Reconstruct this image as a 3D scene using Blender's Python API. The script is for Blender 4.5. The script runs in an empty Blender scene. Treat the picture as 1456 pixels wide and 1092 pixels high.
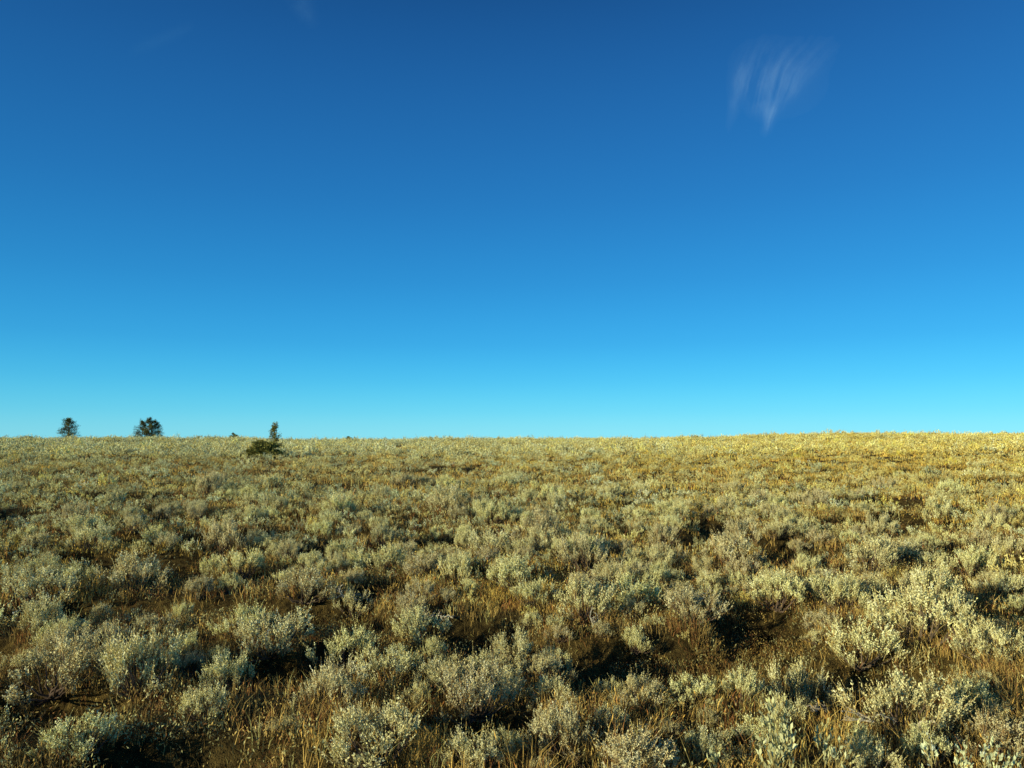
import bpy, math, numpy as np
from mathutils import Vector
rng = np.random.default_rng(7)
C = bpy.context.scene.collection
R = math.radians
FPX = 1059.0; CX, CY = 728.0, 546.0
CAMH = 1.95; PITCH = R(3.9)
SUN_DIR = np.array([-0.82, -0.57, 0.0]); SUN_DIR /= np.linalg.norm(SUN_DIR); SUN_EL = R(12.5)

# ---------------------------------------------------------------- noise and terrain
_tab = np.random.default_rng(3).random((256, 256))
def vnoise(x, y):
    x = np.asarray(x, float); y = np.asarray(y, float)
    xi = np.floor(x).astype(int); yi = np.floor(y).astype(int)
    fx = x - xi; fy = y - yi
    fx = fx*fx*(3-2*fx); fy = fy*fy*(3-2*fy)
    g = lambda a, b: _tab[a % 256, b % 256]
    return (g(xi, yi)*(1-fx)+g(xi+1, yi)*fx)*(1-fy)+(g(xi, yi+1)*(1-fx)+g(xi+1, yi+1)*fx)*fy
def fbm(x, y, o=3):
    s = 0; a = 1; t = 0
    for k in range(o):
        s = s + a*vnoise(x*2**k+17*k, y*2**k+31*k); t += a; a *= .5
    return s/t
def sstep(t):
    t = np.clip(t, 0, 1); return t*t*(3-2*t)
def hz0(x, y):
    x = np.asarray(x, float); y = np.asarray(y, float)
    z = 0.0085*y - 0.045*9*np.logaddexp(0, (y-122)/9)
    z = z + 1.15*sstep((x-5)/70)*np.clip(y/120, 0, 1.2)
    d = np.hypot(x, y)
    z = z + 0.26*(fbm(x/4.0+3, y/3.4+9, 2)-.5)*np.clip(d/6, 0, 1)
    z = z + 0.5*(fbm(x/22+5, y/22+2, 2)-.5)*np.clip(d/40, 0, 1)
    z = z + 0.6*(fbm(x/7+15, y/9+2, 2)-.5)*sstep((d-50)/50)
    return z
CAM = np.array([0, 0, CAMH+float(hz0(0, 0))])
cp, sp = math.cos(PITCH), math.sin(PITCH)
def ray(px, py):
    dx = (px-CX)/FPX; dy = -(py-CY)/FPX
    v = np.array([dx, cp-dy*sp, sp+dy*cp]); return v/np.linalg.norm(v)
HOLW = []
def hollow(x, y):               # 1 in the low dips sunk between the shrub clumps to hold shade
    d = np.hypot(x, y)
    m = sstep((vnoise(x/1.5+50.3, y/.75+80.7)-.61)/.11)*sstep((75-d)/30)*.95
    for (hx, hy, ax, ay) in HOLW:
        wob = .9*(vnoise(x/.35+hx*3, y/.25+hy*3)-.5)      # ragged rims
        q_ = ((x-hx)/ax)**2+((y-hy)/ay)**2+wob
        m = np.maximum(m, sstep((1.2-q_)/.7))
    return m
def hz(x, y):
    return hz0(x, y)-.28*hollow(np.asarray(x, float), np.asarray(y, float))
def ground_at(px, py, f=None):
    f = f or hz
    v = ray(px, py); t = 2.0
    while t < 180:
        p = CAM+v*t
        if p[2] < f(p[0], p[1]): return float(p[0]), float(p[1])
        t += 0.02+t*0.003
    return float(p[0]), float(p[1])
for (hx, hy, ax, ay) in ((375, 960, 115, 24), (705, 915, 60, 34), (700, 1040, 95, 20), (1060, 915, 90, 20), (1290, 1015, 85, 18), (90, 880, 70, 14), (1130, 795, 40, 22), (840, 975, 60, 16), (290, 800, 75, 10), (640, 775, 65, 9), (545, 845, 60, 13), (970, 770, 45, 9), (1400, 790, 60, 10), (700, 712, 50, 6), (1190, 790, 50, 8), (200, 1075, 80, 14), (480, 925, 50, 14), (1000, 1060, 70, 14), (850, 800, 40, 9), (440, 790, 50, 9)):
    a_ = ground_at(hx, hy, hz0); b_ = ground_at(hx+ax, hy, hz0); n_ = ground_at(hx, hy+ay, hz0); f_ = ground_at(hx, hy-ay, hz0)
    HOLW.append((a_[0], (n_[1]+f_[1])/2, abs(b_[0]-a_[0]), min((f_[1]-n_[1])/2, 1.3)))
def at_dist(px, y):
    v = ray(px, 625); return float(v[0]/v[1]*y), float(y)
def project(x, y, z):
    dx = x-CAM[0]; dy = y-CAM[1]; dz = z-CAM[2]
    f = dy*cp+dz*sp; u = -dy*sp+dz*cp
    f = np.maximum(f, .01)
    return CX+FPX*dx/f, CY-FPX*u/f

# ---------------------------------------------------------------- meshes
class MB:
    def __init__(s): s.v = []; s.c = []; s.q = []; s.t = []; s.n = 0
    def add(s, v, c, q=None, t=None):
        if q is not None: s.q.append(np.asarray(q)+s.n)
        if t is not None: s.t.append(np.asarray(t)+s.n)
        s.v.append(v); s.c.append(c); s.n += len(v)
    def arrays(s):
        v = np.concatenate(s.v); c = np.concatenate(s.c)
        q = np.concatenate(s.q) if s.q else np.zeros((0, 4), int)
        t = np.concatenate(s.t) if s.t else np.zeros((0, 3), int)
        return v, c, q, t
    def mesh(s, name, mat, smooth=False):
        v, c, q, t = s.arrays()
        me = bpy.data.meshes.new(name)
        me.vertices.add(len(v)); me.vertices.foreach_set('co', v.astype(np.float32).ravel())
        me.loops.add(q.size+t.size)
        me.loops.foreach_set('vertex_index', np.concatenate([q.ravel(), t.ravel()]).astype(np.int32))
        me.polygons.add(len(q)+len(t))
        ls = np.concatenate([np.arange(len(q))*4, q.size+np.arange(len(t))*3]).astype(np.int32)
        me.polygons.foreach_set('loop_start', ls)
        if smooth: me.polygons.foreach_set('use_smooth', np.ones(len(ls), bool))
        me.update(calc_edges=True)
        a = me.color_attributes.new('col', 'FLOAT_COLOR', 'POINT')
        a.data.foreach_set('color', np.hstack([c, np.ones((len(c), 1))]).astype(np.float32).ravel())
        me.materials.append(mat)
        return me
def nrm(v): return v/np.maximum(np.linalg.norm(v, axis=-1, keepdims=True), 1e-9)
def leaves(mb, P, D, L, W, col, g=rng):
    n = len(P); r = g.normal(size=(n, 3)); S = nrm(np.cross(D, r)); U = np.cross(D, S)
    L = np.broadcast_to(L, (n,))[:, None]; W = np.broadcast_to(W, (n,))[:, None]
    V = np.stack([P, P+D*L*.55+S*W*.5+U*W*.15, P+D*L, P+D*L*.55-S*W*.5+U*W*.15], 1).reshape(-1, 3)
    q = np.arange(n*4).reshape(n, 4)
    mb.add(V, np.repeat(col, 4, 0), q=q)
def tube(mb, pts, rad, col, k=5):
    pts = np.asarray(pts, float); n = len(pts)
    T = nrm(np.gradient(pts, axis=0)); a = nrm(np.cross(T, np.array([.31, .87, .38]))); b = np.cross(T, a)
    th = np.arange(k)/k*2*math.pi
    V = (pts[:, None]+np.asarray(rad)[:, None, None]*(np.cos(th)[None, :, None]*a[:, None]+np.sin(th)[None, :, None]*b[:, None])).reshape(-1, 3)
    q = [[i*k+j, i*k+(j+1) % k, (i+1)*k+(j+1) % k, (i+1)*k+j] for i in range(n-1) for j in range(k)]
    mb.add(V, np.tile(col, (len(V), 1)), q=np.array(q))
def strips(mb, A, B, w0, w1, col, g=rng):
    n = len(A); D = nrm(B-A); S = nrm(np.cross(D, g.normal(size=(n, 3))))
    V = np.stack([A-S*w0/2, A+S*w0/2, B+S*w1/2, B-S*w1/2], 1).reshape(-1, 3)
    mb.add(V, np.repeat(col, 4, 0), q=np.arange(n*4).reshape(n, 4))

# ---------------------------------------------------------------- materials
def mat_leaf(name, trans=.25, rnd=.0, rough=.9):
    m = bpy.data.materials.new(name); m.use_nodes = True; nt = m.node_tree; N = nt.nodes; N.clear()
    out = N.new('ShaderNodeOutputMaterial'); at = N.new('ShaderNodeAttribute'); at.attribute_name = 'col'
    oi = N.new('ShaderNodeObjectInfo'); hs = N.new('ShaderNodeHueSaturation')
    nz = N.new('ShaderNodeTexNoise'); nz.inputs['Scale'].default_value = 5; nz.inputs['Detail'].default_value = 2
    geo = N.new('ShaderNodeNewGeometry'); nt.links.new(geo.outputs['Position'], nz.inputs['Vector'])
    mr = N.new('ShaderNodeMapRange'); mr.inputs[3].default_value = .8; mr.inputs[4].default_value = 1.25
    nt.links.new(nz.outputs['Fac'], mr.inputs[0])
    mv = N.new('ShaderNodeMapRange'); mv.inputs[3].default_value = 1-rnd; mv.inputs[4].default_value = 1+rnd*.6
    nt.links.new(oi.outputs['Random'], mv.inputs[0])
    mm = N.new('ShaderNodeMath'); mm.operation = 'MULTIPLY'
    nt.links.new(mr.outputs[0], mm.inputs[0]); nt.links.new(mv.outputs[0], mm.inputs[1])
    mh = N.new('ShaderNodeMapRange'); mh.inputs[3].default_value = .5-rnd*.16; mh.inputs[4].default_value = .5+rnd*.03
    nt.links.new(oi.outputs['Random'], mh.inputs[0])
    nt.links.new(at.outputs['Color'], hs.inputs['Color']); nt.links.new(mm.outputs[0], hs.inputs['Value']); nt.links.new(mh.outputs[0], hs.inputs['Hue'])
    d = N.new('ShaderNodeBsdfDiffuse'); d.inputs['Roughness'].default_value = rough
    t = N.new('ShaderNodeBsdfTranslucent'); mx = N.new('ShaderNodeMixShader'); mx.inputs[0].default_value = trans
    nt.links.new(hs.outputs[0], d.inputs[0]); nt.links.new(hs.outputs[0], t.inputs[0])
    nt.links.new(d.outputs[0], mx.inputs[1])
    if trans > 0:
        nt.links.new(t.outputs[0], mx.inputs[2]); nt.links.new(mx.outputs[0], out.inputs[0])
    else: nt.links.new(d.outputs[0], out.inputs[0])
    return m
M_sage = mat_leaf('sage_leaf', .04, .16, 0); M_grass = mat_leaf('dry_grass', .08, 0, 0); M_wood = mat_leaf('grey_wood', 0, .1)
M_need = mat_leaf('needles', .1, .1)
def mat_ground():
    m = bpy.data.materials.new('ground'); m.use_nodes = True; nt = m.node_tree; N = nt.nodes; b = N['Principled BSDF']
    b.inputs['Roughness'].default_value = 1; b.inputs['Specular IOR Level'].default_value = .1
    geo = N.new('ShaderNodeNewGeometry')
    def noise(s, det=6):
        z = N.new('ShaderNodeTexNoise'); z.inputs['Scale'].default_value = s; z.inputs['Detail'].default_value = det
        nt.links.new(geo.outputs['Position'], z.inputs['Vector']); return z
    n1 = noise(.35); n2 = noise(14); n3 = noise(90, 3)
    r1 = N.new('ShaderNodeValToRGB'); e = r1.color_ramp.elements
    e[0].position = .3; e[0].color = (.05, .04, .016, 1); e[1].position = .7; e[1].color = (.17, .125, .042, 1)
    r2 = N.new('ShaderNodeValToRGB'); e = r2.color_ramp.elements
    e[0].position = .35; e[0].color = (.3, .28, .26, 1); e[1].position = .7; e[1].color = (1.4, 1.3, 1.1, 1)
    mx = N.new('ShaderNodeMix'); mx.data_type = 'RGBA'; mx.blend_type = 'MULTIPLY'; mx.inputs[0].default_value = 1
    nt.links.new(n1.outputs['Fac'], r1.inputs[0]); nt.links.new(n2.outputs['Fac'], r2.inputs[0])
    nt.links.new(r1.outputs[0], mx.inputs[6]); nt.links.new(r2.outputs[0], mx.inputs[7]); nt.links.new(mx.outputs[2], b.inputs['Base Color'])
    bp = N.new('ShaderNodeBump'); bp.inputs['Strength'].default_value = .8; bp.inputs['Distance'].default_value = .04
    nt.links.new(n3.outputs['Fac'], bp.inputs['Height']); nt.links.new(bp.outputs[0], b.inputs['Normal'])
    return m

def tag(o, label=None, cat=None, group=None, kind=None):
    if label: o['label'] = label
    if cat: o['category'] = cat
    if group: o['group'] = group
    if kind: o['kind'] = kind
def link(name, me, parent=None):
    o = bpy.data.objects.new(name, me); C.objects.link(o)
    if parent: o.parent = parent
    return o

# ---------------------------------------------------------------- ground
rad = np.concatenate([[0.02], np.geomspace(.6, 260, 270), np.geomspace(290, 4000, 16)])
na = 800; th = np.arange(na)/na*2*math.pi
X = rad[:, None]*np.cos(th); Y = rad[:, None]*np.sin(th)
V = np.stack([X, Y, hz(X, Y)], -1).reshape(-1, 3)
i, j = np.meshgrid(np.arange(len(rad)-1), np.arange(na), indexing='ij')
q = np.stack([i*na+j, (i+1)*na+j, (i+1)*na+(j+1) % na, i*na+(j+1) % na], -1).reshape(-1, 4)
mb = MB(); mb.add(V, np.full((len(V), 3), .2), q=q)
g = link('ground', mb.mesh('ground', mat_ground(), True))
tag(g, 'brown earth and dry litter of the rolling sagebrush plain up to its low crest', 'ground', kind='structure')

# ---------------------------------------------------------------- sagebrush
def sage(seed, ncl, ntw, nlf, ll, lw, spikes=.28, wood=True, tw=.0035):
    """unit shrub about 1 m wide, .55 m tall"""
    g = np.random.default_rng(seed); F = MB(); Wd = MB()
    cl = []; skew = g.normal(size=2)*.1
    while len(cl) < ncl:
        a = g.random()*2*math.pi; r = math.sqrt(g.random())*.44*(1+.28*math.sin(2*a+seed)+.18*math.sin(3*a+seed*2))
        top = .37*math.sqrt(max(0, 1-(r/.58)**2))*g.uniform(.45, 1.2)
        cl.append((math.cos(a)*r+skew[0]*top, math.sin(a)*r+skew[1]*top, max(.02, top-.06)))
    cl = np.array(cl)
    for c in cl:
        if wood:
            n = 6; t = np.linspace(0, 1, n)[:, None]
            base = np.array([g.normal()*.03, g.normal()*.03, -.04])
            mid = np.array([c[0]*.7, c[1]*.7, c[2]*.25])
            p = (1-t)**2*base+2*t*(1-t)*mid+t*t*(c+np.array([0, 0, .04]))
            p[1:-1] += g.normal(size=(n-2, 3))*.014
            tube(Wd, p, np.linspace(.014, .005, n), np.array([.12, .09, .06])*g.uniform(.4, 1.7), 4)
        n = ntw; vig = g.uniform(.7, 1.25)
        out = np.array([c[0], c[1], 0])*1.2
        D = nrm(out+np.array([.0, 0, 1.0])+g.normal(size=(n, 3))*np.array([.40, .40, .2]))
        A = c+g.normal(size=(n, 3))*np.array([.024, .024, .022])
        L = g.uniform(.07, .18, n)*vig; sp_ = g.random(n) < spikes; L = np.where(sp_, L*g.uniform(1.2, 2.0, n), L)
        B = A+D*L[:, None]; B[:, 2] = np.maximum(B[:, 2], .03)
        D = nrm(B-A)
        tint = g.uniform(.8, 1.15, (n, 1))*g.uniform(.82, 1.12)
        strips(F, A, B, tw*1.3, tw*.6, np.array([.42, .33, .12])*tint, g)
        s = np.sort(g.uniform(.2, 1.0, (n, nlf))**.75, 1)
        P = A[:, None]+(B-A)[:, None]*s[..., None]
        LD = nrm(D[:, None]+g.normal(size=(n, nlf, 3))*np.where(sp_, .28, .6)[:, None, None])
        ln = ll*g.uniform(.6, 1.25, (n, nlf))*np.where(sp_, .65, 1)[:, None]
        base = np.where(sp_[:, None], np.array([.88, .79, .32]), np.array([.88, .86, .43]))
        young_lit = sstep(np.clip((P[..., 2:3]-.06)/.20, 0, 1)*.65+s[..., None]*.5)  # pale outer tips; brown old leaves inside darkened to stand for interior shade
        col = base[:, None]*young_lit+np.array([.09, .065, .02])*(1-young_lit)
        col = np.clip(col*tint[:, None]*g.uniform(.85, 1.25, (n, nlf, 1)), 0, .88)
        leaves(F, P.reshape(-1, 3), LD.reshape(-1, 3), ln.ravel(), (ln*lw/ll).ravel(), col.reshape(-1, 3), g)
    return F, Wd
protos = []
for k in range(12):
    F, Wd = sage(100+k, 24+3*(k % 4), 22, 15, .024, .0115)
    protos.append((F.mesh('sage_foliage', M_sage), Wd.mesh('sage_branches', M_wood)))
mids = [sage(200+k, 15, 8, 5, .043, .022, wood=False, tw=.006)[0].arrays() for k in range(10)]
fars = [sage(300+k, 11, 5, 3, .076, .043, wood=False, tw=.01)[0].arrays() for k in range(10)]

def mkshrub(x, y, w, h, rot, k, label, group=None, dz=0):
    t = link('sagebrush', None); t.location = (x, y, float(hz(x, y))-.01+dz)
    t.rotation_euler = (0, 0, rot); t.scale = (w, w*rng.uniform(.8, 1.1), h/.52)
    tag(t, label, 'sagebrush', group)
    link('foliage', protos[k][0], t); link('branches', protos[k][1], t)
    return t
heroes = [
 (72, 1010, 110, .95, 'pale yellow-green sagebrush nearest the left edge in the foreground'),
 (205, 990, 125, 1.05, 'large feathery sagebrush left of the widest dark shadow patch, foreground left'),
 (548, 1088, 142, .85, 'bright pale sagebrush with upright tips at the bottom edge, left of centre'),
 (880, 1105, 140, .75, 'broad bright sagebrush cut by the bottom edge right of centre'),
 (908, 1008, 74, .95, 'left one of two small round sagebrush tufts side by side, foreground right of centre'),
 (987, 1004, 74, .95, 'right one of two small round sagebrush tufts side by side, foreground right of centre'),
 (1140, 1015, 78, 1.35, 'tall spiky sagebrush beside the dead branches, foreground right'),
 (1080, 1065, 80, .8, 'low ragged sagebrush in front of the tall spiky one, foreground right'),
 (1225, 945, 95, .95, 'pale sagebrush mound at the front of the big right-hand thicket'),
 (1310, 915, 112, 1.0, 'largest sagebrush mound of the thicket on the right'),
 (1405, 950, 95, .9, 'sagebrush mound touching the right edge in front of the big thicket'),
 (1195, 870, 88, .95, 'sagebrush at the left end of the big right-hand thicket'),
 (602, 915, 84, .95, 'sagebrush with bare pale twigs showing, just left of centre'),
 (835, 885, 88, 1.1, 'upright pale sagebrush mound at the middle of the picture, below the field centre'),
 (900, 865, 82, 1.0, 'sagebrush mound close behind and right of the upright central one'),
 (735, 840, 82, .95, 'sagebrush mound above the dark hollow at the centre'),
 (985, 885, 86, .9, 'sagebrush with a dead grey branch in front, right of centre'),
 (430, 862, 84, .9, 'sagebrush left of the dead grey twigs in the left middle ground'),
 (500, 880, 68, .85, 'small sagebrush with bleached twigs, left middle ground'),
 (190, 845, 96, .9, 'broad sagebrush mound in the left middle ground'),
 (60, 860, 84, .9, 'sagebrush mound near the left edge in the middle ground'),
 (1040, 810, 84, 1.0, 'pale sagebrush left of the deepest shadow on the right middle ground'),
 (1110, 850, 72, .9, 'sagebrush right beside the pale one in the right middle ground'),
 (640, 730, 62, 1.1, 'pale rounded sagebrush far out just left of centre'),
 (1235, 815, 80, .9, 'sagebrush behind the thicket on the right'),
 (1425, 1080, 90, .8, 'sagebrush in the bottom right corner'),
 (400, 1045, 60, .6, 'small dim sagebrush at the foot of the widest shadow patch'),
 (290, 1030, 80, .9, 'sagebrush added at the near left rim of the widest shadow patch to shade it'),  # extra shrub put on the sun side to cast shade into the patch
 (345, 905, 78, .85, 'sagebrush on the far rim of the widest shadow patch'),
 (110, 1080, 95, .8, 'sagebrush in the bottom left corner'),
 (630, 985, 80, .95, 'sagebrush between the two central dark hollows, left side'),
]
used = []
for n, (px, py, wp, hf, lab) in enumerate(heroes):
    x, y = ground_at(px, min(py, 1091))
    if py > 1091: y -= .25
    d = math.sqrt(x*x+y*y+CAMH**2)
    w = wp/FPX*d
    used.append((x, y, w)); mkshrub(x, y, w, w*.62*hf, rng.random()*6.28, n % 12, lab)
U = np.array(used)
def zone_density(x, y):
    nz = fbm(x/2.6+40, y/2.6+11, 2)
    big = fbm(x/11+4, y/11+21, 2)
    p = .52+1.8*(nz-.40)+1.0*(big-.45)
    p = p - .38*sstep((x/np.maximum(y, 1)-.0)/.6)*sstep((y-16)/26)
    return np.clip(p, .12, 1)*(hollow(x, y) < .5)
n = 120000
r = np.sqrt(rng.uniform(4.3**2, 139**2, n)); r[:18000] = np.sqrt(rng.uniform(4.3**2, 26**2, 18000))
a = rng.uniform(-R(43), R(43), n)
xs = r*np.sin(a); ys = r*np.cos(a); keep = rng.random(n) < zone_density(xs, ys)
order = rng.permutation(n); grid = {}
acc = []
order = order[keep[order]]
for i_ in order:
    x, y = xs[i_], ys[i_]; d = r[i_]
    w = float(np.clip(rng.lognormal(-.92, .38), .2, .85))
    if d < 9: w *= .88
    gx, gy = int(x//1.2), int(y//1.2); ok = True
    for u in (-1, 0, 1):
        for v_ in (-1, 0, 1):
            for (x2, y2, w2) in grid.get((gx+u, gy+v_), ()):
                if (x-x2)**2+(y-y2)**2 < (.37*(w+w2)+.05)**2: ok = False; break
            if not ok: break
        if not ok: break
    if ok and d < 30 and np.any(np.hypot(U[:, 0]-x, U[:, 1]-y) < .42*(U[:, 2]+w)+.05): ok = False
    if ok:
        grid.setdefault((gx, gy), []).append((x, y, w)); acc.append((x, y, w, d))
acc = np.array(acc); print('shrubs', len(acc))
px, py = project(acc[:, 0], acc[:, 1], hz(acc[:, 0], acc[:, 1])+.15)
inside = (px > 5) & (px < 1451) & (py < 1090)
size = np.where(inside, acc[:, 2]/acc[:, 3], 0)
top = np.argsort(-size)[:268]
sel = np.zeros(len(acc), bool); sel[top] = True
for i_ in top:
    x, y, w, d = acc[i_]; h = w*rng.uniform(.52, .85)
    col_ = 'left third' if px[i_] < 485 else ('middle third' if px[i_] < 971 else 'right third')
    row_ = 'near foreground' if d < 8 else ('middle ground' if d < 15 else 'farther field')
    lab = f'ordinary grey-green sagebrush in the {col_} of the {row_}, one of many alike there'
    mkshrub(x, y, w, h, rng.random()*6.28, int(rng.integers(12)), lab, f'sagebrush shrubs in the {col_} of the {row_}')
sb = MB()
for vi in range(10):
    for kind in (0, 1):
        m_ = (~sel) & ((acc[:, 3] < 50) == (kind == 0)); ids = np.nonzero(m_)[0]; ids = ids[ids % 10 == vi]
        if len(ids) == 0: continue
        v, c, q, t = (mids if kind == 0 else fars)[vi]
        A = acc[ids]; ang = rng.random(len(ids))*6.28; ca, sa = np.cos(ang)[:, None], np.sin(ang)[:, None]
        w = A[:, 2][:, None]*(1.05+.45*kind); hh = w*rng.uniform(1.0, 1.6, (len(ids), 1))
        X = (v[None, :, 0]*ca-v[None, :, 1]*sa)*w+A[:, 0][:, None]
        Y = (v[None, :, 0]*sa+v[None, :, 1]*ca)*w+A[:, 1][:, None]
        Z = v[None, :, 2]*hh+hz(A[:, 0], A[:, 1])[:, None]-.01
        VV = np.stack([X, Y, Z], -1).reshape(-1, 3)
        tint = rng.uniform(.6, 1.15, (len(ids), 1, 1))
        sd = sstep((A[:, 0]/A[:, 1]+.2)/.7)
        warm = np.clip(rng.normal(.0, .12, (len(ids), 1, 1))+((.02+.22*sd)*sstep(A[:, 3]/60))[:, None, None], -.15, .55)
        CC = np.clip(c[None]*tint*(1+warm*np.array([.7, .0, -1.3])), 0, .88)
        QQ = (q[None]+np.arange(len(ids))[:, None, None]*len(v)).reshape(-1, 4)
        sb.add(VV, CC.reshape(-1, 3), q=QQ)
o = link('distant_sagebrush', sb.mesh('distant_sagebrush', M_sage))
tag(o, 'mass of small sagebrush covering the plain out to the horizon', 'sagebrush', kind='stuff')

# ---------------------------------------------------------------- grass
def grass(mb, d0, d1, dens, per, h0, w0, spread, wedge=R(41)):
    n = int(wedge*(d1*d1-d0*d0)*dens)
    r = np.sqrt(rng.uniform(d0*d0, d1*d1, n)); a = rng.uniform(-wedge, wedge, n)
    x = r*np.sin(a); y = r*np.cos(a)
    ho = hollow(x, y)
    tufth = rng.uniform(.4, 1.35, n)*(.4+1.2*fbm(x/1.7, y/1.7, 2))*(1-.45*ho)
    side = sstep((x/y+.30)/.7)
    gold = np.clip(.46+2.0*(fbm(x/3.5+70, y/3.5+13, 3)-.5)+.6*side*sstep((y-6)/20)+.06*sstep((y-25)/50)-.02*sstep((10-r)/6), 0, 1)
    keep = rng.random(n) < np.where(ho > .4, 1, np.clip(.45+1.4*(fbm(x/1.1+9, y/1.1+5, 2)-.25), .3, 1))
    x, y, r, tufth, gold, ho = [z[keep] for z in (x, y, r, tufth, gold, ho)]; n = len(x)
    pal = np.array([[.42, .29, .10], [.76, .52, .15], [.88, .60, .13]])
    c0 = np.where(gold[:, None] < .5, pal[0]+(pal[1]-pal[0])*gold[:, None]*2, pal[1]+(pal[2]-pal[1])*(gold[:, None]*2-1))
    redd = rng.random((n, 1)) < .20*np.clip(14/r[:, None], .4, 1); c0 = np.where(redd, np.array([.44, .20, .07]), c0)
    drk = rng.random((n, 1)) < .15; c0 = np.where(drk, np.array([.16, .12, .045]), c0)
    grn = rng.random((n, 1)) < .10; c0 = np.where(grn, np.array([.56, .53, .20]), c0)
    c0 = c0*(1-.35*ho[:, None])*rng.uniform(.75, 1.15, (n, 1))  # tufts in the dips darkened, shade painted into the blade colour
    rep = lambda z: np.repeat(z, per, 0)
    X = rep(x)+rng.normal(size=n*per)*spread; Y = rep(y)+rng.normal(size=n*per)*spread
    B = np.stack([X, Y, hz(X, Y)-.015], -1); N_ = n*per
    H = h0*rep(tufth)*rng.uniform(.45, 1.15, N_)
    la = rng.random(N_)*6.283; lean = rng.uniform(.05, .8, N_)
    dirv = np.stack([np.cos(la)*lean, np.sin(la)*lean, np.ones(N_)], -1)
    M = B+dirv*np.array([.35, .35, .6])*H[:, None]; T = B+dirv*np.array([1, 1, .95])*H[:, None]
    wa = rng.random(N_)*6.283; S = np.stack([np.cos(wa), np.sin(wa), np.zeros(N_)], -1)*w0*rng.uniform(.6, 1.3, N_)[:, None]
    V = np.stack([B-S*.5, B+S*.5, M+S*.45, M-S*.45, T], 1).reshape(-1, 3)
    k = np.arange(N_)[:, None]*5
    col = rep(c0)*rng.uniform(.65, 1.2, (N_, 1))
    mb.add(V, np.repeat(np.clip(col, 0, .88), 5, 0), q=k+np.array([[0, 1, 2, 3]]), t=k+np.array([[3, 2, 4]]))
    s = rng.random(N_) < .16
    leaves(mb, T[s]-nrm(dirv[s])*H[s][:, None]*.2, nrm(dirv[s]), H[s]*.25, w0*2.0, np.clip(col[s]*np.array([1.05, .97, .8]), 0, .88))
def litter(mb, d0, d1, dens, ln=.025, sc=1.0, per=24, wedge=R(41)):
    n = int(wedge*(d1*d1-d0*d0)*dens)
    r = np.sqrt(rng.uniform(d0*d0, d1*d1, n)); a = rng.uniform(-wedge, wedge, n)
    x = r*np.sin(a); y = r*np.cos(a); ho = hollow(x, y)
    k = (fbm(x/.9+33, y/.9+44, 2) > .42) | (ho > .3); x, y, r, ho = x[k], y[k], r[k], ho[k]; n = len(x)
    hgt = rng.uniform(.04, .17, n)*sc
    P = np.stack([np.repeat(x, per)+rng.normal(size=n*per)*.045*sc, np.repeat(y, per)+rng.normal(size=n*per)*.045*sc, np.zeros(n*per)], -1)
    P[:, 2] = hz(P[:, 0], P[:, 1])+np.repeat(hgt, per)*rng.random(n*per)
    D = nrm(rng.normal(size=(n*per, 3))*.6+np.array([0, 0, .7]))
    pal = np.array([[.62, .60, .27], [.36, .26, .09], [.26, .13, .05], [.70, .52, .17]])
    c = np.repeat(pal[rng.integers(0, 4, n)]*rng.uniform(.45, 1.1, (n, 1))*(1-.35*ho[:, None]), per, 0)*rng.uniform(.7, 1.2, (n*per, 1))  # clumps inside dips coloured darker to paint in some shade
    leaves(mb, P, D, rng.uniform(.7, 1.3, n*per)*ln, ln*.36, c)
gb = MB()
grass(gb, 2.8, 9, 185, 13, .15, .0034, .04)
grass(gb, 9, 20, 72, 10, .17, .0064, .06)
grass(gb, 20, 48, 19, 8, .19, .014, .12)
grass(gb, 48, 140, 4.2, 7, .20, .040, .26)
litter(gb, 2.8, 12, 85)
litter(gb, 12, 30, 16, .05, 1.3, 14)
print('grass verts', gb.n)
o = link('dry_grass', gb.mesh('dry_grass', M_grass))
tag(o, 'golden and brown dry grass growing between the sagebrush', 'grass', kind='stuff')

# ---------------------------------------------------------------- bleached dead wood
def dead(px, py, wpx, seed, label, nb=7, bright=1.0, thick=1.0):
    g = np.random.default_rng(seed); x, y = ground_at(px, py); d = math.hypot(x, y)+.3; L = wpx/FPX*d
    mb = MB()
    for b in range(nb):
        a = g.random()*6.28; el = g.uniform(.15, 1.0); ln = L*.55*g.uniform(.6, 1.1); n = 9
        p = np.zeros((n, 3)); p[0] = g.normal(size=3)*L*.04; v = np.array([math.cos(a), math.sin(a), el]); v /= np.linalg.norm(v)
        for s in range(1, n):
            v = nrm(v+g.normal(size=3)*.28+np.array([0, 0, -.12])); p[s] = p[s-1]+v*ln/n
        p[:, 2] = np.maximum(p[:, 2], .01)+.02
        c = np.array([.44, .40, .30])*g.uniform(.6, 1.1)*bright
        tube(mb, p, np.linspace(.0065, .002, n)*max(1, d/7)*thick, c, 5)
        for s in (3, 5, 6, 7):
            w = nrm(v+g.normal(size=3)*.8); k = np.stack([p[s]+w*ln*.07*t_+g.normal(size=3)*.004 for t_ in range(4)])
            k[:, 2] = np.maximum(k[:, 2], .01); k[0] = p[s]
            tube(mb, k, np.linspace(.0035, .0015, 4)*max(1, d/7), c, 4)
    o = link('dead_branch', mb.mesh('dead_branch', M_wood, True)); o.location = (x, y, float(hz(x, y))+.08)
    tag(o, label, 'dead branch'); return o
dead(1235, 1050, 85, 1, 'tangle of grey dead sagebrush branches, bottom right', 6, 1.1)
mb = MB(); x, y = ground_at(1325, 1060); t_ = np.linspace(0, 1, 12)
p = np.stack([(t_-.5)*.15, .03*np.sin(t_*7), .01+.04*np.sin(t_*math.pi)+.008*np.sin(t_*14)], -1)
tube(mb, p, .008*(1-.55*t_)+.002, np.array([.42, .37, .27]), 6)
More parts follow.
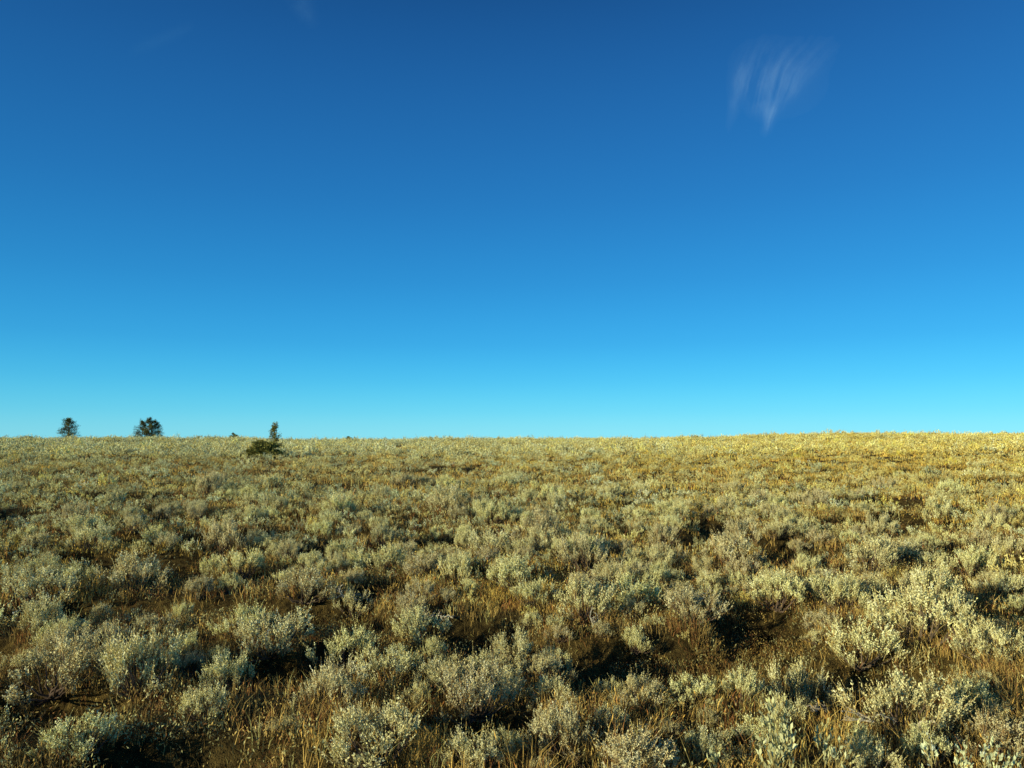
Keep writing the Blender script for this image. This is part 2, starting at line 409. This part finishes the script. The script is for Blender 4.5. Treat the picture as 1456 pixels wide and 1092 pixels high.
tube(mb, np.stack([p[5], p[5]+np.array([.02, -.02, .03]), p[5]+np.array([.05, -.02, .05])]), [.005, .003, .001], np.array([.38, .33, .24]), 5)
o = link('dead_branch', mb.mesh('dead_branch', M_wood, True)); o.location = (x, y, float(hz(x, y))+.09)
tag(o, 'short pale curved dead branch right of the branch tangle, bottom right', 'dead branch')
dead(1160, 1035, 60, 3, 'grey dead twig lying below the tall spiky sagebrush', 4)
dead(485, 872, 55, 4, 'grey dead twigs standing up in the left middle ground', 6, 1.3)
dead(622, 905, 55, 5, 'curling grey dead twigs in the sagebrush just left of centre', 5, 1.3)
dead(985, 872, 75, 6, 'grey dead branches in front of sagebrush right of centre', 6, 1.2)
dead(845, 905, 50, 8, 'thin dead twigs at the foot of the central sagebrush', 4)

# ---------------------------------------------------------------- trees on the skyline
def tree(px, dist, H, W, seed, label, name='conifer_tree', cat='tree', group=None, prof='oval', lean=0, trunkf=.16, dens=1.0, py=None, tone=(.17, .17, .05), leaf=.14):
    g = np.random.default_rng(seed)
    x, y = at_dist(px, dist) if py is None else ground_at(px, py)
    if py is not None: k_ = math.hypot(x, y)/FPX; H *= k_; W *= k_; lean *= k_
    t = link(name, None); t.location = (x, y, float(hz(x, y))); tag(t, label, cat, group)
    tr = MB(); cr = MB(); n = 8; s = np.linspace(0, 1, n)
    sp_ = np.stack([lean*s+g.normal(size=n)*.008*H*s, g.normal(size=n)*.01*s, s*H*.95-.15], -1)
    tube(tr, sp_, np.linspace(.026*H, .01, n), np.array([.16, .12, .08]), 7)
    nb = int(60*dens)
    for b in range(nb):
        f = trunkf+(1-trunkf)*(b+g.random())/nb; ff = (f-trunkf)/(1-trunkf)
        if prof == 'oval': wr = (min(1, ff*4+.6))*(1-ff**2.6)**.65+.07
        elif prof == 'mat': wr = 1-.55*ff
        else: wr = (1.02-ff)**.5*(.55+.5*math.sin(ff*13+.5))+.10
        wr *= W/2*g.uniform(.6, 1.15); a = g.random()*6.28
        o0 = np.array([np.interp(f, s, sp_[:, k]) for k in range(3)])
        e = o0+np.array([math.cos(a)*wr, math.sin(a)*wr*(.6 if prof == 'mat' else 1), H*g.uniform(-.05, .10)])
        if prof == 'mat': e[2] *= g.uniform(.45, 1.05)
        tube(tr, np.stack([o0, (o0+e)/2+g.normal(size=3)*.03, e]), [.02, .014, .006], np.array([.14, .1, .07]), 4)
        m_ = 90 if prof != 'rag' else 34
        u = g.uniform(.4 if prof == 'rag' else .25, 1.0, m_)[:, None]
        P = o0+(e-o0)*u+g.normal(size=(m_, 3))*np.array([W*.042, W*.042, H*.033])
        D = nrm((e-o0)*.5/max(wr, .1)+np.array([0, 0, .6])+g.normal(size=(m_, 3))*.7)
        col = np.array(tone)*g.uniform(.5, 1.5, (m_, 1))*g.uniform(.55, 1.6)
        leaves(cr, P, D, leaf*g.uniform(.6, 1.3, m_), leaf*.42, col, g)
    link('trunk', tr.mesh('trunk', M_wood), t); link('crown', cr.mesh('crown', M_need), t)
    return t
tree(97, 116, 3.9, 2.7, 21, 'lone dark conifer on the skyline at the far left', dens=1.1, trunkf=.17)
tree(202, 120, 3.75, 2.5, 22, 'left tree of the tight dark clump of three on the skyline', trunkf=.04, dens=.95)
tree(212, 119, 3.95, 2.0, 23, 'middle tree of the tight dark clump of three on the skyline', trunkf=.04, dens=.9)
tree(220, 120, 3.6, 2.3, 24, 'right tree of the tight dark clump of three on the skyline', trunkf=.04, dens=.95)
tree(389, 0, 45, 28, 34, 'sparse branching little tree with a spreading olive bush at its foot', prof='rag', trunkf=.1, dens=.85, py=646, lean=1, tone=(.24, .23, .065), leaf=.12)
tree(375, 0, 25, 64, 15, 'low spreading olive juniper mat at the foot of the sparse little tree', name='juniper_bush', cat='bush', prof='mat', trunkf=.02, dens=2.2, py=650, tone=(.24, .24, .06), leaf=.13)
tree(332, 122, 1.5, 2.1, 16, 'small dark bush on the skyline left of the sparse little tree', name='dark_bush', cat='bush', trunkf=.02, dens=.5)
tree(495, 124, 1.1, 1.4, 17, 'tiny dark bush on the skyline right of the sparse little tree', name='dark_bush', cat='bush', trunkf=.02, dens=.3)
tree(1330, 113, .85, 6.0, 18, 'low wide olive bush capping the rise on the right skyline', name='olive_bush', cat='bush', prof='mat', trunkf=.02, dens=1.0, tone=(.24, .20, .06))
tree(38, 112, .9, 3.0, 19, 'low olive bush on the skyline at the far left edge', name='olive_bush', cat='bush', prof='mat', trunkf=.02, dens=.6, tone=(.28, .25, .08))

# ---------------------------------------------------------------- wisps of cirrus
mc = bpy.data.materials.new('cirrus'); mc.use_nodes = True; nt = mc.node_tree; N = nt.nodes; N.clear()
out = N.new('ShaderNodeOutputMaterial'); at = N.new('ShaderNodeAttribute'); at.attribute_name = 'col'
df = N.new('ShaderNodeBsdfDiffuse'); df.inputs[0].default_value = (.5, .7, .95, 1); tp = N.new('ShaderNodeBsdfTransparent')
mx = N.new('ShaderNodeMixShader'); nt.links.new(at.outputs['Fac'], mx.inputs[0]); nt.links.new(tp.outputs[0], mx.inputs[1]); nt.links.new(df.outputs[0], mx.inputs[2]); nt.links.new(mx.outputs[0], out.inputs[0])
def cloud(x0, x1, y0, y1, fn, label, n=260):
    gx, gy = np.meshgrid(np.linspace(x0, x1, n), np.linspace(y0, y1, n), indexing='ij')
    dens = fn(gx, gy)
    ex = (x1-x0)*.15; ey = (y1-y0)*.15
    edge = np.clip(np.minimum(np.minimum(gx-x0, x1-gx)/ex, np.minimum(gy-y0, y1-gy)/ey), 0, 1); dens = np.clip(dens*edge, 0, .8)
    vx = (gx-CX)/FPX; vy = -(gy-CY)/FPX
    P = CAM+nrm(np.stack([vx, cp-vy*sp, sp+vy*cp], -1))*5000
    i, j = np.meshgrid(np.arange(n-1), np.arange(n-1), indexing='ij')
    q = np.stack([i*n+j, (i+1)*n+j, (i+1)*n+j+1, i*n+j+1], -1).reshape(-1, 4)
    q = q[dens.reshape(-1)[q].max(1) > .005]
    mb = MB(); ctr = P.reshape(-1, 3).mean(0)
    mb.add(P.reshape(-1, 3)-ctr, np.repeat(dens.reshape(-1, 1), 3, 1), q=q)
    o = link('wispy_cloud', mb.mesh('wispy_cloud', mc, True)); o.location = Vector(ctr); tag(o, label, 'cloud')
def main_wisp(gx, gy):
    u = gx-1080; v = gy-120
    wob = 24*(fbm(gx/40+3, gy/50, 2)-.5)
    s = (u+.38*v-.0022*v*v+wob-8)*300/(330-gy+60)
    st = .40*fbm(s/9+7, v/80, 2)+.22*vnoise(s/3.2+2, v/50+9)+.38*fbm(gx/16, gy/20, 3)
    lo = 62-.011*(s-14)**2
    env = np.exp(-(np.where(s > 0, s/66, s/54))**4)*sstep((lo-v)/38)*sstep((v+82)/95)
    d = env*np.clip((st-.31)*1.7, 0, 1)*.125
    core = .11*np.exp(-((s-19)/10)**2-((v-45)/18)**2)*(.55+.55*vnoise(s/3.2, v/16))
    core2 = .04*np.exp(-((s-6)/8)**2-((v+12)/26)**2)
    left = .04*np.exp(-((s+46)/8)**2-((v-14)/36)**2)*(.6+.6*vnoise(s/3.5, v/14))
    return d+core+core2+left+.010*np.exp(-((u-45)/50)**2-((v+12)/45)**2)+.008*np.exp(-((u-15)/70)**2-(v/55)**2)
cloud(975, 1235, 15, 215, main_wisp, 'faint feathery white wisp of cloud high in the blue sky at upper right')
cloud(180, 280, 20, 90, lambda X_, Y_: .04*np.exp(-(((X_-228)+(Y_-56)*1.2)/30)**2-(((Y_-56)+.35*(X_-228))/9)**2), 'barely visible short streak of cloud near the top left corner', 60)
cloud(380, 490, -40, 60, lambda X_, Y_: .045*np.exp(-(((X_-430)-.4*(Y_-8))/14)**2-((Y_-8)/22)**2)*(.5+vnoise(X_/9, Y_/12)), 'barely visible cloud streak touching the top edge left of centre', 60)

# ---------------------------------------------------------------- sky, sun, camera
w = bpy.data.worlds.new('World'); bpy.context.scene.world = w; w.use_nodes = True; nt = w.node_tree; N = nt.nodes
bg = N['Background']
sky = N.new('ShaderNodeTexSky'); sky.sky_type = 'NISHITA'; sky.sun_disc = False; sky.sun_elevation = SUN_EL
sky.sun_rotation = math.atan2(SUN_DIR[0], SUN_DIR[1]); sky.air_density = 1.0; sky.dust_density = .3; sky.ozone_density = 2.0
tc = N.new('ShaderNodeTexCoord'); sx = N.new('ShaderNodeSeparateXYZ'); nt.links.new(tc.outputs['Generated'], sx.inputs[0])
mr = N.new('ShaderNodeMapRange'); mr.inputs[2].default_value = .8; nt.links.new(sx.outputs['Z'], mr.inputs[0])
rp = N.new('ShaderNodeValToRGB'); cr = rp.color_ramp; cr.interpolation = 'B_SPLINE'
def lin(c): return tuple(((v/255)/12.92 if v/255 < .04045 else ((v/255+.055)/1.055)**2.4) for v in c)+(1,)
stops = [(0, (142, 231, 248)), (.03, (106, 220, 250)), (.07, (74, 199, 248)), (.12, (53, 173, 238)), (.20, (40, 146, 217)), (.30, (33, 122, 194)), (.42, (28, 101, 170)), (.53, (20, 81, 145)), (.8, (7, 32, 72))]
cr.elements[0].position = 0; cr.elements[0].color = lin(stops[0][1]); cr.elements[1].position = 1; cr.elements[1].color = lin(stops[-1][1])
for z, c in stops[1:-1]:
    e = cr.elements.new(z/.8); e.color = lin(c)
nt.links.new(mr.outputs[0], rp.inputs[0])
ax = N.new('ShaderNodeMapRange'); ax.inputs[1].default_value = -.6; ax.inputs[2].default_value = .6; ax.inputs[3].default_value = .88; ax.inputs[4].default_value = 1.12
nt.links.new(sx.outputs['X'], ax.inputs[0])
vm = N.new('ShaderNodeVectorMath'); vm.operation = 'SCALE'; nt.links.new(rp.outputs[0], vm.inputs[0]); nt.links.new(ax.outputs[0], vm.inputs['Scale'])
SK = .10
up = N.new('ShaderNodeVectorMath'); up.operation = 'SCALE'; up.inputs['Scale'].default_value = 1/SK; nt.links.new(vm.outputs[0], up.inputs[0])
mix = N.new('ShaderNodeMix'); mix.data_type = 'RGBA'; mix.inputs[0].default_value = .96
nt.links.new(sky.outputs[0], mix.inputs[6]); nt.links.new(up.outputs[0], mix.inputs[7])
nt.links.new(mix.outputs[2], bg.inputs[0]); bg.inputs[1].default_value = SK
s = bpy.data.lights.new('sun', 'SUN'); s.energy = 5; s.angle = R(.5); s.color = (1, .92, .62)
so = bpy.data.objects.new('sun', s); C.objects.link(so)
dv = Vector((SUN_DIR[0]*math.cos(SUN_EL), SUN_DIR[1]*math.cos(SUN_EL), math.sin(SUN_EL)))
so.rotation_euler = dv.to_track_quat('Z', 'Y').to_euler(); so.location = (0, 0, 20)
cam = bpy.data.cameras.new('camera'); co = bpy.data.objects.new('camera', cam); C.objects.link(co)
co.location = CAM; co.rotation_euler = (math.pi/2+PITCH, 0, 0); cam.sensor_width = 36; cam.lens = 36*FPX/1456
cam.clip_start = .05; cam.clip_end = 20000
bpy.context.scene.camera = co
vs = bpy.context.scene.view_settings; vs.view_transform = 'Standard'; vs.look = 'None'; vs.exposure = 0
